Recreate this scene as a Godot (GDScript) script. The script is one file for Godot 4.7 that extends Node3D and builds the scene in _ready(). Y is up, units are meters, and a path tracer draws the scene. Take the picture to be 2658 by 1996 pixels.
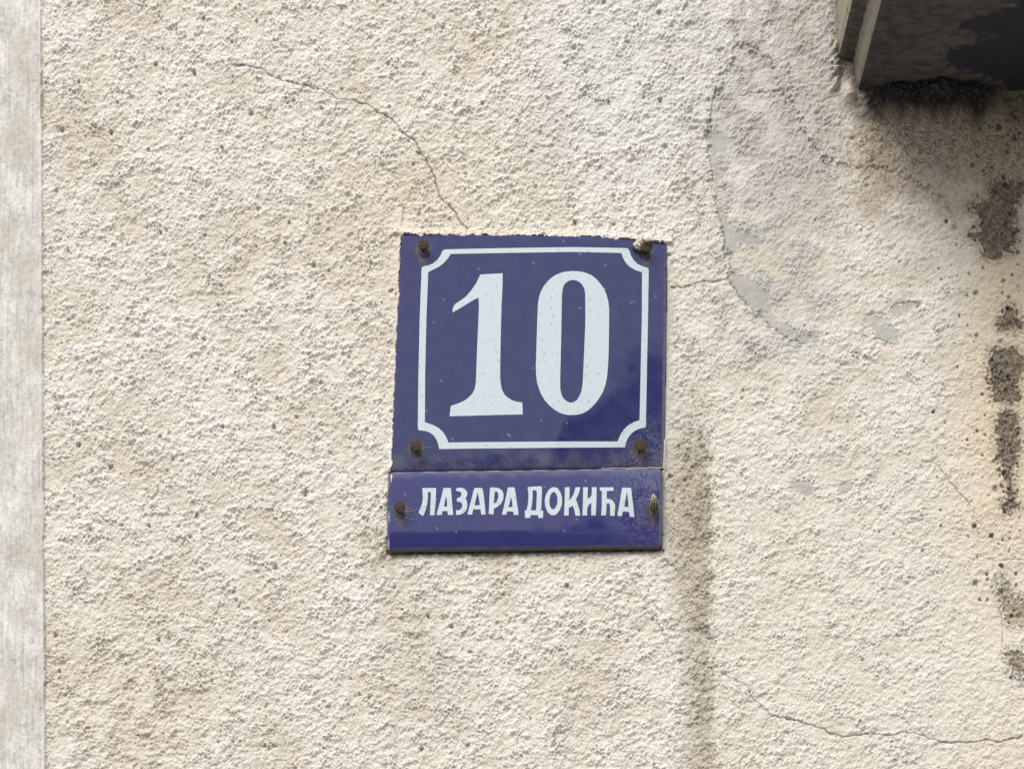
extends Node3D
# An enamel house-number plate and a street-name plate nailed to a roughcast wall,
# seen from below by somebody standing on the pavement.
# Traced positions are given in photograph pixels (2658 x 1996) and turned into metres on the wall.

const K := 0.0002844          # metres on the wall per traced pixel
const CX := 1329.0            # traced pixel at world x = 0
const CY := 998.0             # traced pixel at world y = MID
const MID := 2.5              # height of the picture's centre above the street
const EYE := Vector3(-0.0444, 1.57, 2.74)

const ST := 0.00075           # step of the fine wall grid
const SX0 := -70.0
const SX1 := 2735.0
const SY0 := -70.0
const SY1 := 2066.0

var n_soft := FastNoiseLite.new()
var n_fine := FastNoiseLite.new()
var n_cell := FastNoiseLite.new()
var n_wide := FastNoiseLite.new()
var n_grit := FastNoiseLite.new()
var rng := RandomNumberGenerator.new()

# wall rasters
var NX := 0
var NY := 0
var r_id := PackedByteArray()
var r_amp := PackedFloat32Array()
var r_lev := PackedFloat32Array()
var r_crack := PackedFloat32Array()
var r_pit := PackedFloat32Array()
var r_spot := PackedFloat32Array()


func _ready() -> void:
	rng.seed = 4711
	# ---------------------------------------------------------------- camera, sky, light
	var cam := Camera3D.new()
	cam.name = "camera"
	cam.projection = Camera3D.PROJECTION_FRUSTUM
	cam.keep_aspect = Camera3D.KEEP_HEIGHT
	cam.near = 0.05
	cam.far = 200.0
	cam.size = 1996.0 * K * cam.near / EYE.z
	cam.frustum_offset = Vector2(0.0 - EYE.x, MID - EYE.y) * cam.near / EYE.z
	cam.position = EYE
	add_child(cam)
	cam.current = true

	var we := WorldEnvironment.new()
	we.name = "world_environment"
	var env := Environment.new()
	env.background_mode = Environment.BG_SKY
	var sky := Sky.new()
	var sm := ProceduralSkyMaterial.new()
	sm.sky_top_color = Color(0.88, 0.90, 0.93)
	sm.sky_horizon_color = Color(0.93, 0.93, 0.93)
	sm.sky_curve = 0.25
	sm.ground_bottom_color = Color(0.45, 0.43, 0.40)
	sm.ground_horizon_color = Color(0.55, 0.53, 0.50)
	sm.energy_multiplier = 1.0
	sky.sky_material = sm
	env.sky = sky
	env.tonemap_mode = Environment.TONE_MAPPER_LINEAR
	env.tonemap_exposure = 1.72
	env.sdfgi_enabled = true
	env.ssao_enabled = true
	env.ssil_enabled = true
	we.environment = env
	add_child(we)

	var sun := DirectionalLight3D.new()
	sun.name = "sun"
	sun.light_energy = 0.5
	sun.light_color = Color(1.0, 0.975, 0.94)
	sun.light_angular_distance = 26.0
	sun.shadow_enabled = true
	sun.sky_mode = DirectionalLight3D.SKY_MODE_LIGHT_ONLY
	add_child(sun)
	sun.look_at_from_position(Vector3(-1.7, 3.2, 3.2), Vector3.ZERO)

	# ---------------------------------------------------------------- noises
	setup_noise(n_soft, FastNoiseLite.TYPE_SIMPLEX_SMOOTH, 11, 1.0)
	setup_noise(n_fine, FastNoiseLite.TYPE_SIMPLEX_SMOOTH, 23, 1.0)
	setup_noise(n_wide, FastNoiseLite.TYPE_SIMPLEX_SMOOTH, 37, 1.0)
	setup_noise(n_grit, FastNoiseLite.TYPE_VALUE, 51, 1.0)
	setup_noise(n_cell, FastNoiseLite.TYPE_CELLULAR, 5, 1.0)
	n_cell.cellular_distance_function = FastNoiseLite.DISTANCE_EUCLIDEAN
	n_cell.cellular_return_type = FastNoiseLite.RETURN_DISTANCE
	n_cell.cellular_jitter = 1.0

	# ---------------------------------------------------------------- large structure, then objects
	build_surroundings()
	build_wall()
	build_bracket()
	build_number_plate()
	build_name_plate()
	build_small_things()


func setup_noise(n: FastNoiseLite, kind: int, s: int, f: float) -> void:
	n.noise_type = kind
	n.seed = s
	n.frequency = f
	n.fractal_type = FastNoiseLite.FRACTAL_NONE


# ==================================================================== helpers
func at(sx: float, sy: float, z_mm := 0.0) -> Vector3:
	return Vector3((sx - CX) * K, MID - (sy - CY) * K, z_mm * 0.001)


func pts(list: Array, ox: float, oy: float, s: float) -> PackedVector2Array:
	var out := PackedVector2Array()
	for i in range(0, list.size(), 2):
		out.append(Vector2(ox + float(list[i]) * s, oy + float(list[i + 1]) * s))
	return out


func rounded(loop: PackedVector2Array, step: float, rounds := 2) -> PackedVector2Array:
	# resampled at step, then corner cutting: small radii at corners, smooth curves
	var a := PackedVector2Array()
	for i in loop.size():
		var p := loop[i]
		var q := loop[(i + 1) % loop.size()]
		var n := maxi(1, int(p.distance_to(q) / step))
		for k in n:
			a.append(p.lerp(q, float(k) / n))
	for r in rounds:
		var b := PackedVector2Array()
		for i in a.size():
			var p := a[i]
			var q := a[(i + 1) % a.size()]
			b.append(p.lerp(q, 0.25))
			b.append(p.lerp(q, 0.75))
		a = b
	return a


func mat(c: Color, rough: float, vcol := false) -> StandardMaterial3D:
	# c is a linear base colour
	var m := StandardMaterial3D.new()
	m.albedo_color = c.linear_to_srgb()
	m.roughness = rough
	m.vertex_color_use_as_albedo = vcol
	return m


func noise_tex(freq: float, s: int, lo: Color, hi: Color, at_lo := 0.0, at_hi := 1.0, normal := false) -> NoiseTexture2D:
	var n := FastNoiseLite.new()
	n.seed = s
	n.frequency = freq
	n.fractal_octaves = 5
	var t := NoiseTexture2D.new()
	t.width = 512
	t.height = 512
	t.seamless = true
	t.noise = n
	if not normal:
		var g := Gradient.new()
		g.offsets = PackedFloat32Array([at_lo, at_hi])
		g.colors = PackedColorArray([lo, hi])
		t.color_ramp = g
	return t


func mesh_node(called: String, v: PackedVector3Array, nn: PackedVector3Array, c: PackedColorArray, ix: PackedInt32Array, m: Material, parent: Node) -> MeshInstance3D:
	var arr := []
	arr.resize(Mesh.ARRAY_MAX)
	arr[Mesh.ARRAY_VERTEX] = v
	arr[Mesh.ARRAY_NORMAL] = nn
	if c.size():
		arr[Mesh.ARRAY_COLOR] = c
	arr[Mesh.ARRAY_INDEX] = ix
	var am := ArrayMesh.new()
	am.add_surface_from_arrays(Mesh.PRIMITIVE_TRIANGLES, arr)
	am.surface_set_material(0, m)
	var o := MeshInstance3D.new()
	o.name = called
	o.mesh = am
	parent.add_child(o, true)
	return o


func st_node(called: String, st: SurfaceTool, m: Material, parent: Node) -> MeshInstance3D:
	st.generate_normals()
	var o := MeshInstance3D.new()
	o.name = called
	o.mesh = st.commit()
	o.mesh.surface_set_material(0, m)
	parent.add_child(o, true)
	return o


func thing(called: String, label: String, category: String, where := Vector3.ZERO) -> Node3D:
	var o := Node3D.new()
	o.name = called
	o.position = where
	o.set_meta("label", label)
	o.set_meta("category", category)
	add_child(o, true)
	return o


func box_part(called: String, lo: Vector3, hi: Vector3, m: Material, parent: Node) -> MeshInstance3D:
	var b := BoxMesh.new()
	b.size = hi - lo
	b.material = m
	var o := MeshInstance3D.new()
	o.name = called
	o.mesh = b
	o.position = (lo + hi) * 0.5
	parent.add_child(o, true)
	return o


func tube(st: SurfaceTool, path: PackedVector3Array, r0: float, r1: float, sides := 5) -> void:
	for i in path.size() - 1:
		var a := path[i]
		var b := path[i + 1]
		var d := (b - a).normalized()
		var u := d.cross(Vector3(0.31, 0.87, 0.38)).normalized()
		var w := d.cross(u)
		var ra := lerpf(r0, r1, float(i) / (path.size() - 1))
		var rb := lerpf(r0, r1, float(i + 1) / (path.size() - 1))
		for k in sides:
			var t0 := TAU * k / sides
			var t1 := TAU * (k + 1) / sides
			var e0 := u * cos(t0) + w * sin(t0)
			var e1 := u * cos(t1) + w * sin(t1)
			for p in [a + e0 * ra, b + e0 * rb, b + e1 * rb, a + e0 * ra, b + e1 * rb, a + e1 * ra]:
				st.add_vertex(p)


func lump(called: String, where: Vector3, size: Vector3, rough: float, s: int, m: Material, parent: Node, rows := 14) -> MeshInstance3D:
	var cols := rows * 2
	var v := PackedVector3Array()
	var nn := PackedVector3Array()
	var ix := PackedInt32Array()
	for j in rows + 1:
		for i in cols + 1:
			var th := PI * j / rows
			var ph := TAU * (i % cols) / cols
			var d := Vector3(sin(th) * cos(ph), cos(th), sin(th) * sin(ph))
			var q := d * 1.7
			var r := 1.0 + rough * n_soft.get_noise_3d(q.x + s, q.y, q.z) + rough * 0.6 * n_fine.get_noise_3d(q.x * 2.7, q.y * 2.7 + s, q.z * 2.7)
			v.append(where + d * size * r)
			nn.append(Vector3.ZERO)
	for j in rows:
		for i in cols:
			var a := j * (cols + 1) + i
			ix.append_array([a, a + 1, a + cols + 1, a + 1, a + cols + 2, a + cols + 1])
	add_normals(v, nn, ix)
	return mesh_node(called, v, nn, PackedColorArray(), ix, m, parent)


func add_normals(v: PackedVector3Array, nn: PackedVector3Array, ix: PackedInt32Array) -> void:
	for t in range(0, ix.size(), 3):
		var f := (v[ix[t + 2]] - v[ix[t]]).cross(v[ix[t + 1]] - v[ix[t]])
		for k in 3:
			nn[ix[t + k]] += f
	for i in nn.size():
		nn[i] = nn[i].normalized() if nn[i].length_squared() > 0.0 else Vector3(0, 0, 1)


# ==================================================================== the street behind the viewer
func build_surroundings() -> void:
	var ground := MeshInstance3D.new()
	ground.name = "street"
	var pm := BoxMesh.new()
	pm.size = Vector3(80, 0.2, 60)
	var gm := mat(Color(0.20, 0.19, 0.18), 0.9)
	gm.albedo_texture = noise_tex(0.02, 3, Color(0.8, 0.8, 0.8), Color(1, 1, 1))
	gm.uv1_triplanar = true
	gm.uv1_world_triplanar = true
	gm.uv1_scale = Vector3(0.5, 0.5, 0.5)
	pm.material = gm
	ground.mesh = pm
	ground.position = Vector3(0, -0.1, 29.5)
	ground.set_meta("kind", "structure")
	add_child(ground)
	# houses across the street: only their reflections show, in the enamel
	house(Vector3(4.0, 0, 17.0), 6.0, 7.15, 9.05, 0.95, Color(0.42, 0.39, 0.33), "tall pale house with dark hipped roof across the street mirrored in the number plate")
	house(Vector3(-5.6, 0, 17.5), 12.6, 4.6, 6.8, 0.4, Color(0.10, 0.09, 0.085), "low dark house across the street mirrored along the bottom of the name plate")


func house(where: Vector3, w: float, eaves: float, ridge: float, hip: float, c: Color, label: String) -> void:
	var h := thing("house", label, "house", where)
	var wm := mat(c, 0.9)
	var rm := mat(Color(0.045, 0.03, 0.028), 0.85)
	var d := 7.0
	box_part("wall", Vector3(-w / 2, 0, 0), Vector3(w / 2, eaves - 0.05, d), wm, h)
	var st := SurfaceTool.new()
	st.begin(Mesh.PRIMITIVE_TRIANGLES)
	var o := 0.3
	var e := [Vector3(-w / 2 - o, eaves, -o), Vector3(w / 2 + o, eaves, -o), Vector3(w / 2 + o, eaves, d + o), Vector3(-w / 2 - o, eaves, d + o)]
	var r := [Vector3(-w / 2 + hip, ridge, d * 0.3), Vector3(w / 2 - hip, ridge, d * 0.3)]
	for q in [[e[0], e[1], r[1], r[0]], [e[2], e[3], r[0], r[1]], [e[0], e[1], e[2], e[3]]]:
		for k in [0, 1, 2, 0, 2, 3]:
			st.add_vertex(q[k])
	for q in [[e[1], e[2], r[1]], [e[3], e[0], r[0]]]:
		for k in 3:
			st.add_vertex(q[k])
	st_node("roof", st, rm, h)
	var gm := mat(Color(0.03, 0.035, 0.04), 0.1)
	var n := int(w / 2.0)
	for k in n:
		var x := (float(k) + 0.5) / n * w - w / 2
		box_part("window", Vector3(x - 0.45, 1.1, -0.02), Vector3(x + 0.45, 2.5, 0.1), gm, h)
		if eaves > 6.0:
			box_part("window", Vector3(x - 0.45, 4.3, -0.02), Vector3(x + 0.45, 5.8, 0.1), gm, h)


# ==================================================================== outlines of the plates, in traced pixels
func up_l(sy: float) -> float: return 1041.0 - (sy - 612.0) * 0.0406
func up_r(sy: float) -> float: return 1731.0 - (sy - 632.0) * 0.0137
func up_t(sx: float) -> float: return 609.0 + (sx - 1041.0) * 0.0150 + maxf(0.0, sx - 1560.0) * 0.075
func up_b(sx: float) -> float: return 1227.0 - (sx - 1016.0) * 0.0141
func lo_l(sy: float) -> float: return 1010.0 - (sy - 1230.0) * 0.0246
func lo_r(sy: float) -> float: return 1718.0 - (sy - 1220.0) * 0.0098
func lo_t(sx: float) -> float: return 1230.0 - (sx - 1010.0) * 0.0141
func lo_b(sx: float) -> float: return 1436.0 - (sx - 1005.0) * 0.0127


func plate_z(which: int, sx: float, sy: float) -> float:
	# height of the enamel above the wall's mean plane, in millimetres
	var u := 0.0
	var v := 0.0
	if which == 0:
		u = (sx - up_l(sy)) / (up_r(sy) - up_l(sy)) * 2.0 - 1.0
		v = (sy - up_t(sx)) / (up_b(sx) - up_t(sx)) * 2.0 - 1.0
		u = clampf(absf(u), 0.0, 1.0)
		v = clampf(absf(v), 0.0, 1.0)
		return 1.5 + 1.6 * (1.0 - pow(u, 2.6)) + 1.8 * (1.0 - pow(v, 2.6)) + 0.05 * n_wide.get_noise_2d(sx * 0.006, sy * 0.006)
	u = (sx - lo_l(sy)) / (lo_r(sy) - lo_l(sy)) * 2.0 - 1.0
	v = (sy - lo_t(sx)) / (lo_b(sx) - lo_t(sx)) * 2.0 - 1.0
	u = clampf(absf(u), 0.0, 1.0)
	v = clampf(absf(v), 0.0, 1.0)
	return 3.6 + 0.9 * (1.0 - pow(u, 7.0)) + 2.0 * (1.0 - pow(v, 4.5)) + 0.05 * n_wide.get_noise_2d(sx * 0.008 + 40.0, sy * 0.008)


func plate_n(which: int, sx: float, sy: float) -> Vector3:
	var e := 2.0
	var dx := (plate_z(which, sx + e, sy) - plate_z(which, sx - e, sy)) / (2.0 * e * K * 1000.0)
	var dy := (plate_z(which, sx, sy - e) - plate_z(which, sx, sy + e)) / (2.0 * e * K * 1000.0)
	return Vector3(-dx, -dy, 1.0).normalized()


# ==================================================================== the wall
func gi(sx: float) -> float: return (sx - SX0) * K / ST
func gj(sy: float) -> float: return (sy - SY0) * K / ST


func raster_poly(poly: PackedVector2Array, id: int, amp: float, lev: float, jit: float, seed_x: float, lev_fade := 0.0) -> void:
	var lo := poly[0]
	var hi := poly[0]
	for p in poly:
		lo = lo.min(p)
		hi = hi.max(p)
	for j in range(maxi(0, int(gj(lo.y - jit))), mini(NY, int(gj(hi.y + jit)) + 2)):
		for i in range(maxi(0, int(gi(lo.x - jit))), mini(NX, int(gi(hi.x + jit)) + 2)):
			var sx := SX0 + i * ST / K
			var sy := SY0 + j * ST / K
			var q := Vector2(sx + jit * (n_soft.get_noise_2d(sx * 0.03 + seed_x, sy * 0.03) + 0.7 * n_fine.get_noise_2d(sx * 0.09, sy * 0.09 + seed_x)), sy + jit * (n_soft.get_noise_2d(sx * 0.03, sy * 0.03 + seed_x + 9.0) + 0.7 * n_fine.get_noise_2d(sx * 0.09 + 5.0, sy * 0.09)))
			if Geometry2D.is_point_in_polygon(q, poly):
				var k := j * NX + i
				if id > 0:
					r_id[k] = id
				r_amp[k] *= amp
				r_lev[k] += lev


func halo(poly: PackedVector2Array, reach: float, seed_x: float) -> void:
	# weathered margin round a bare patch
	var lo := poly[0]
	var hi := poly[0]
	for p in poly:
		lo = lo.min(p)
		hi = hi.max(p)
	for j in range(maxi(0, int(gj(lo.y - reach))), mini(NY, int(gj(hi.y + reach)) + 2)):
		for i in range(maxi(0, int(gi(lo.x - reach))), mini(NX, int(gi(hi.x + reach)) + 2)):
			var k := j * NX + i
			if r_id[k] > 0:
				continue
			var q := Vector2(SX0 + i * ST / K, SY0 + j * ST / K)
			var d := 1e9
			for e in poly.size():
				d = minf(d, q.distance_to(Geometry2D.get_closest_point_to_segment(q, poly[e], poly[(e + 1) % poly.size()])))
			var f := clampf(1.0 - d / reach, 0.0, 1.0) * clampf(0.5 + 0.9 * n_fine.get_noise_2d(q.x * 0.10 + seed_x, q.y * 0.10), 0.0, 1.0)
			r_spot[k] = maxf(r_spot[k], 0.75 * f)
			r_pit[k] = maxf(r_pit[k], 1.1 * f)


func raster_line(path: PackedVector2Array, w: float, depth: float) -> void:
	# a crack: w in millimetres; it wanders, and opens and closes along its way
	var reach := 2.2 / (K * 1000.0)
	for s in path.size() - 1:
		var a := path[s]
		var b := path[s + 1]
		var n := maxi(1, int(a.distance_to(b) / 9.0))
		var prev := a
		var ortho := (b - a).normalized().orthogonal()
		for t in range(1, n + 1):
			var c := a.lerp(b, float(t) / n)
			if t < n:
				c += ortho * 5.0 * n_fine.get_noise_2d(c.x * 0.05, c.y * 0.05)
			var ww := w * (1.0 + 0.55 * n_soft.get_noise_2d(c.x * 0.02, c.y * 0.02))
			var lo := prev.min(c) - Vector2(reach, reach)
			var hi := prev.max(c) + Vector2(reach, reach)
			for j in range(maxi(0, int(gj(lo.y))), mini(NY, int(gj(hi.y)) + 2)):
				for i in range(maxi(0, int(gi(lo.x))), mini(NX, int(gi(hi.x)) + 2)):
					var q := Vector2(SX0 + i * ST / K, SY0 + j * ST / K)
					var d := q.distance_to(Geometry2D.get_closest_point_to_segment(q, prev, c)) * K * 1000.0
					var f := clampf((ww * 0.6 + 0.48 - d) / 0.5, 0.0, 1.0) * depth
					var k := j * NX + i
					if f > r_crack[k]:
						r_crack[k] = f
			prev = c


func raster_pit(sx: float, sy: float, r_mm: float, depth: float, dark: float) -> void:
	var rp := r_mm / (K * 1000.0)
	var sq := rng.randf_range(0.6, 1.0)
	var turn := rng.randf_range(0.0, PI)
	var ca := cos(turn)
	var sa := sin(turn)
	for j in range(maxi(0, int(gj(sy - rp * 1.3))), mini(NY, int(gj(sy + rp * 1.3)) + 2)):
		for i in range(maxi(0, int(gi(sx - rp * 1.3))), mini(NX, int(gi(sx + rp * 1.3)) + 2)):
			var dx := SX0 + i * ST / K - sx
			var dy := SY0 + j * ST / K - sy
			var a := dx * ca + dy * sa
			var b := (-dx * sa + dy * ca) / sq
			var d := sqrt(a * a + b * b) / rp + 0.35 * n_fine.get_noise_2d(dx * 0.12 + sx, dy * 0.12 + sy)
			if d < 1.0:
				var k := j * NX + i
				var f := minf(1.0, (1.0 - d) * 2.2)
				r_pit[k] = maxf(r_pit[k], depth * f)
				r_spot[k] = maxf(r_spot[k], dark * minf(1.0, f * 1.6))


func build_wall() -> void:
	NX = int((SX1 - SX0) * K / ST) + 1
	NY = int((SY1 - SY0) * K / ST) + 1
	var total := NX * NY
	r_id.resize(total)
	r_amp.resize(total)
	r_amp.fill(1.0)
	r_lev.resize(total)
	r_crack.resize(total)
	r_pit.resize(total)
	r_spot.resize(total)

	# --- the thinner coat at upper right, lower than the coat left of it, with its broken edge
	var s1 := 0.4817
	raster_poly(pts([330, 80, 300, 200, 285, 330, 300, 450, 305, 600, 330, 700, 360, 800, 370, 900, 400, 1000, 400, 1090, 500, 1230, 600, 1310, 720, 1410, 820, 1435, 880, 1400, 1000, 1360, 1180, 1330, 1330, 1290, 1560, 1150, 1640, 900, 1560, 640, 1300, 500, 900, 440, 700, 70, 600, -120, 460, -200], 1700, 200, s1), 0, 0.85, -1.4, 12.0, 3.0)
	# --- patches where bare, smooth cement shows
	var bare := [
		[285, 265, 330, 258, 400, 300, 440, 320, 420, 375, 350, 400, 330, 425, 292, 385],
		[325, 690, 380, 740, 430, 820, 500, 830, 590, 880, 560, 915, 450, 900, 430, 990, 400, 1010, 375, 930, 362, 800],
		[430, 1050, 530, 1080, 600, 1130, 635, 1240, 600, 1300, 550, 1262, 490, 1225, 400, 1095],
		[560, 1265, 640, 1290, 720, 1350, 760, 1380, 900, 1372, 880, 1402, 800, 1432, 715, 1412, 600, 1318],
		[1280, 1245, 1325, 1214, 1380, 1206, 1435, 1216, 1395, 1260, 1300, 1285],
		[1140, 1276, 1190, 1270, 1250, 1280, 1270, 1330, 1335, 1385, 1320, 1430, 1240, 1425, 1180, 1370, 1120, 1345],
	]
	for k in bare.size():
		raster_poly(pts(bare[k], 1700, 200, s1), 20 + k, 0.32, -0.6, 9.0, 11.0 + k * 3.0)
	var s2 := 0.4331
	var bare2 := [
		[815, 815, 900, 790, 970, 800, 968, 870, 900, 895, 830, 860],
		[1108, 822, 1160, 800, 1215, 802, 1180, 848, 1110, 868],
		[1272, 765, 1335, 745, 1332, 795, 1278, 802],
	]
	for k in bare2.size():
		raster_poly(pts(bare2[k], 1700, 900, s2), 26 + k, 0.35, -0.5, 9.0, 51.0 + k * 3.0)
	# --- dark patches at the right edge where the paint and the coat are gone
	var s3 := 0.361
	var gone := [
		pts([610, 208, 690, 200, 830, 208, 900, 230, 890, 300, 830, 300, 750, 378, 772, 392, 772, 520, 778, 590, 750, 700, 640, 750, 545, 738, 530, 640, 490, 612, 440, 600, 442, 570, 515, 545, 528, 455, 450, 392, 452, 368, 600, 330], 2358, 400, s3),
		pts([660, 1262, 672, 1190, 690, 1135, 740, 1100, 772, 1112, 800, 1180, 840, 1200, 836, 1252, 720, 1267], 2358, 400, s3),
		pts([600, 30, 640, 10, 780, 18, 805, 60, 850, 100, 840, 200, 780, 262, 810, 330, 800, 372, 730, 410, 640, 392, 602, 300, 590, 180, 602, 100], 2358, 900, s3),
		pts([650, 520, 710, 468, 782, 470, 792, 560, 812, 640, 802, 780, 772, 870, 742, 1000, 795, 1160, 760, 1180, 700, 1192, 690, 1140, 730, 1060, 690, 880, 650, 800, 660, 700, 638, 640], 2358, 900, s3),
		pts([2088, 230, 2130, 300, 2180, 350, 2240, 400, 2230, 520, 2150, 522, 2110, 440, 2070, 335], 1700, 1400, s2),
		pts([2118, 680, 2212, 688, 2240, 740, 2205, 842, 2160, 830, 2128, 740], 1700, 1400, s2),
		pts([2120, 240, 2200, 262, 2260, 300, 2250, 470, 2190, 400, 2150, 330], 2058, 0, 0.2713),
	]
	for k in gone.size():
		raster_poly(gone[k], 10 + k, 1.35, -1.5, 9.0, 71.0 + k * 5.0)
		halo(gone[k], 26.0, 71.0 + k * 5.0)

	# --- hairline cracks
	var cracks := [
		[0.3617, 600, 0, 0.42, [0, 455, 80, 465, 190, 490, 240, 500, 290, 540, 390, 580, 480, 600, 560, 615, 650, 640, 740, 695, 830, 715, 980, 745, 1080, 815, 1160, 860, 1240, 960, 1330, 1025, 1370, 1110, 1440, 1220, 1475, 1330, 1490, 1400, 1570, 1480, 1640, 1580, 1700, 1650]],
		[0.3617, 600, 0, 0.12, [215, 490, 230, 420, 220, 330, 230, 210, 260, 80]],
		[0.4817, 1700, 200, 0.4, [85, 1132, 180, 1125, 250, 1105, 330, 1100, 400, 1085]],
		[0.4817, 1700, 200, 0.1, [880, 1400, 1000, 1365, 1100, 1385, 1200, 1410, 1290, 1440]],
		[0.4817, 1700, 200, 0.08, [1080, 1450, 1130, 1500, 1200, 1540, 1330, 1570, 1370, 1590, 1420, 1650]],
		[0.4817, 1700, 200, 0.3, [1140, 1275, 1180, 1268, 1250, 1278]],
		[0.4817, 1700, 200, 0.4, [1280, 1235, 1330, 1211, 1400, 1207, 1435, 1220]],
		[0.4817, 1700, 200, 0.25, [330, 60, 300, 200, 282, 330]],
		[0.4817, 1700, 200, 0.15, [395, 1090, 500, 1232, 600, 1312, 720, 1412, 820, 1438, 880, 1402]],
		[0.4817, 1700, 200, 0.3, [460, 92, 560, 78, 690, 68]],
		[0.4817, 1700, 200, 0.2, [880, 132, 960, 108, 1060, 92]],
		[0.4331, 1700, 900, 0.08, [1180, 0, 1255, 70, 1380, 105, 1490, 145, 1570, 235, 1615, 310]],
		[0.4331, 1700, 900, 0.06, [1600, 475, 1655, 525]],
		[0.4331, 1700, 900, 0.12, [1665, 610, 1670, 690, 1570, 700]],
		[0.4331, 1700, 900, 0.2, [1670, 690, 1740, 760, 1800, 840, 1840, 890, 1900, 960]],
		[0.4331, 1700, 900, 0.14, [1920, 975, 1905, 1035, 1950, 1020]],
		[0.4331, 1700, 900, 0.12, [1915, 1060, 1945, 1130]],
		[0.4331, 1700, 900, 0.16, [1108, 825, 1160, 802, 1215, 800]],
		[0.4331, 1700, 1400, 0.1, [0, 450, 40, 540, 60, 610, 90, 670]],
		[0.4331, 1700, 1400, 0.2, [200, 710, 330, 765, 440, 825, 560, 880, 570, 930, 640, 1000, 705, 1060]],
		[0.4331, 1700, 1400, 0.42, [705, 1060, 820, 1080, 950, 1110, 1060, 1165, 1150, 1180, 1280, 1165, 1400, 1175, 1500, 1155, 1560, 1160, 1710, 1215, 1850, 1215, 1990, 1200, 2080, 1215, 2200, 1180]],
		[0.4331, 1700, 1400, 0.12, [705, 1060, 650, 1130, 600, 1240, 520, 1320, 510, 1376]],
		[0.4331, 1700, 1400, 0.12, [1960, 90, 2040, 130, 2200, 120]],
		[0.4331, 1700, 1400, 0.14, [2030, 140, 2035, 200, 2070, 330, 2090, 540, 2080, 640]],
		[0.3617, 0, 1400, 0.1, [0, 190, 60, 150, 130, 105, 200, 90, 300, 90]],
		[0.3617, 0, 1400, 0.08, [1500, 780, 1530, 860, 1580, 930, 1600, 1030, 1650, 1080]],
		[0.3617, 0, 1400, 0.1, [1760, 1470, 1850, 1487, 2000, 1480, 2130, 1460]],
		[0.4521, 900, 1300, 0.1, [1605, 340, 1620, 400, 1700, 560, 1780, 660, 1840, 800, 1870, 870]],
		[0.4521, 900, 1300, 0.08, [270, 1380, 280, 1450, 275, 1540]],
		[0.3617, 0, 0, 0.08, [40, 640, 170, 690, 270, 740]],
		[0.3617, 0, 0, 0.08, [210, 1000, 200, 1090, 240, 1120, 300, 1140]],
	]
	for c in cracks:
		raster_line(pts(c[4], c[1], c[2], c[0]), c[3], clampf(0.45 + 1.5 * float(c[3]), 0.0, 1.0))

	# --- pits: scattered small ones left, dirty ones along the right edge
	for k in 1150:
		var rr := 0.7 + 1.5 * pow(rng.randf(), 4.0)
		raster_pit(rng.randf_range(118, 1800), rng.randf_range(-20, 2010), rr, rr * rng.randf_range(0.9, 1.6), rng.randf_range(0.0, 0.34))
	for k in 110:
		raster_pit(rng.randf_range(1850, 2450), rng.randf_range(300, 1996), rng.randf_range(0.8, 1.6), rng.randf_range(0.6, 1.4), rng.randf_range(0.1, 0.45))
	for p in gone:
		for k in int(p.size() * 0.7):
			var c: Vector2 = p[rng.randi() % p.size()].lerp(p[rng.randi() % p.size()], rng.randf() * 0.6)
			raster_pit(c.x + rng.randfn(0.0, 10.0), c.y + rng.randfn(0.0, 10.0), rng.randf_range(0.8, 2.0), rng.randf_range(1.0, 2.2), rng.randf_range(0.5, 0.9))
	for k in 210:
		var px := 2650.0 - absf(rng.randfn(0.0, 95.0))
		raster_pit(px, rng.randf_range(290, 1560), 0.6 + 2.0 * pow(rng.randf(), 2.0), rng.randf_range(0.8, 2.0), rng.randf_range(0.45, 0.9))

	# --- heights and colours
	var hh := PackedFloat32Array()
	hh.resize(total)
	var cc := PackedColorArray()
	cc.resize(total)
	var hide := PackedByteArray()
	hide.resize(total)
	var ca := cos(0.55)
	var sa := sin(0.55)
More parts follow.
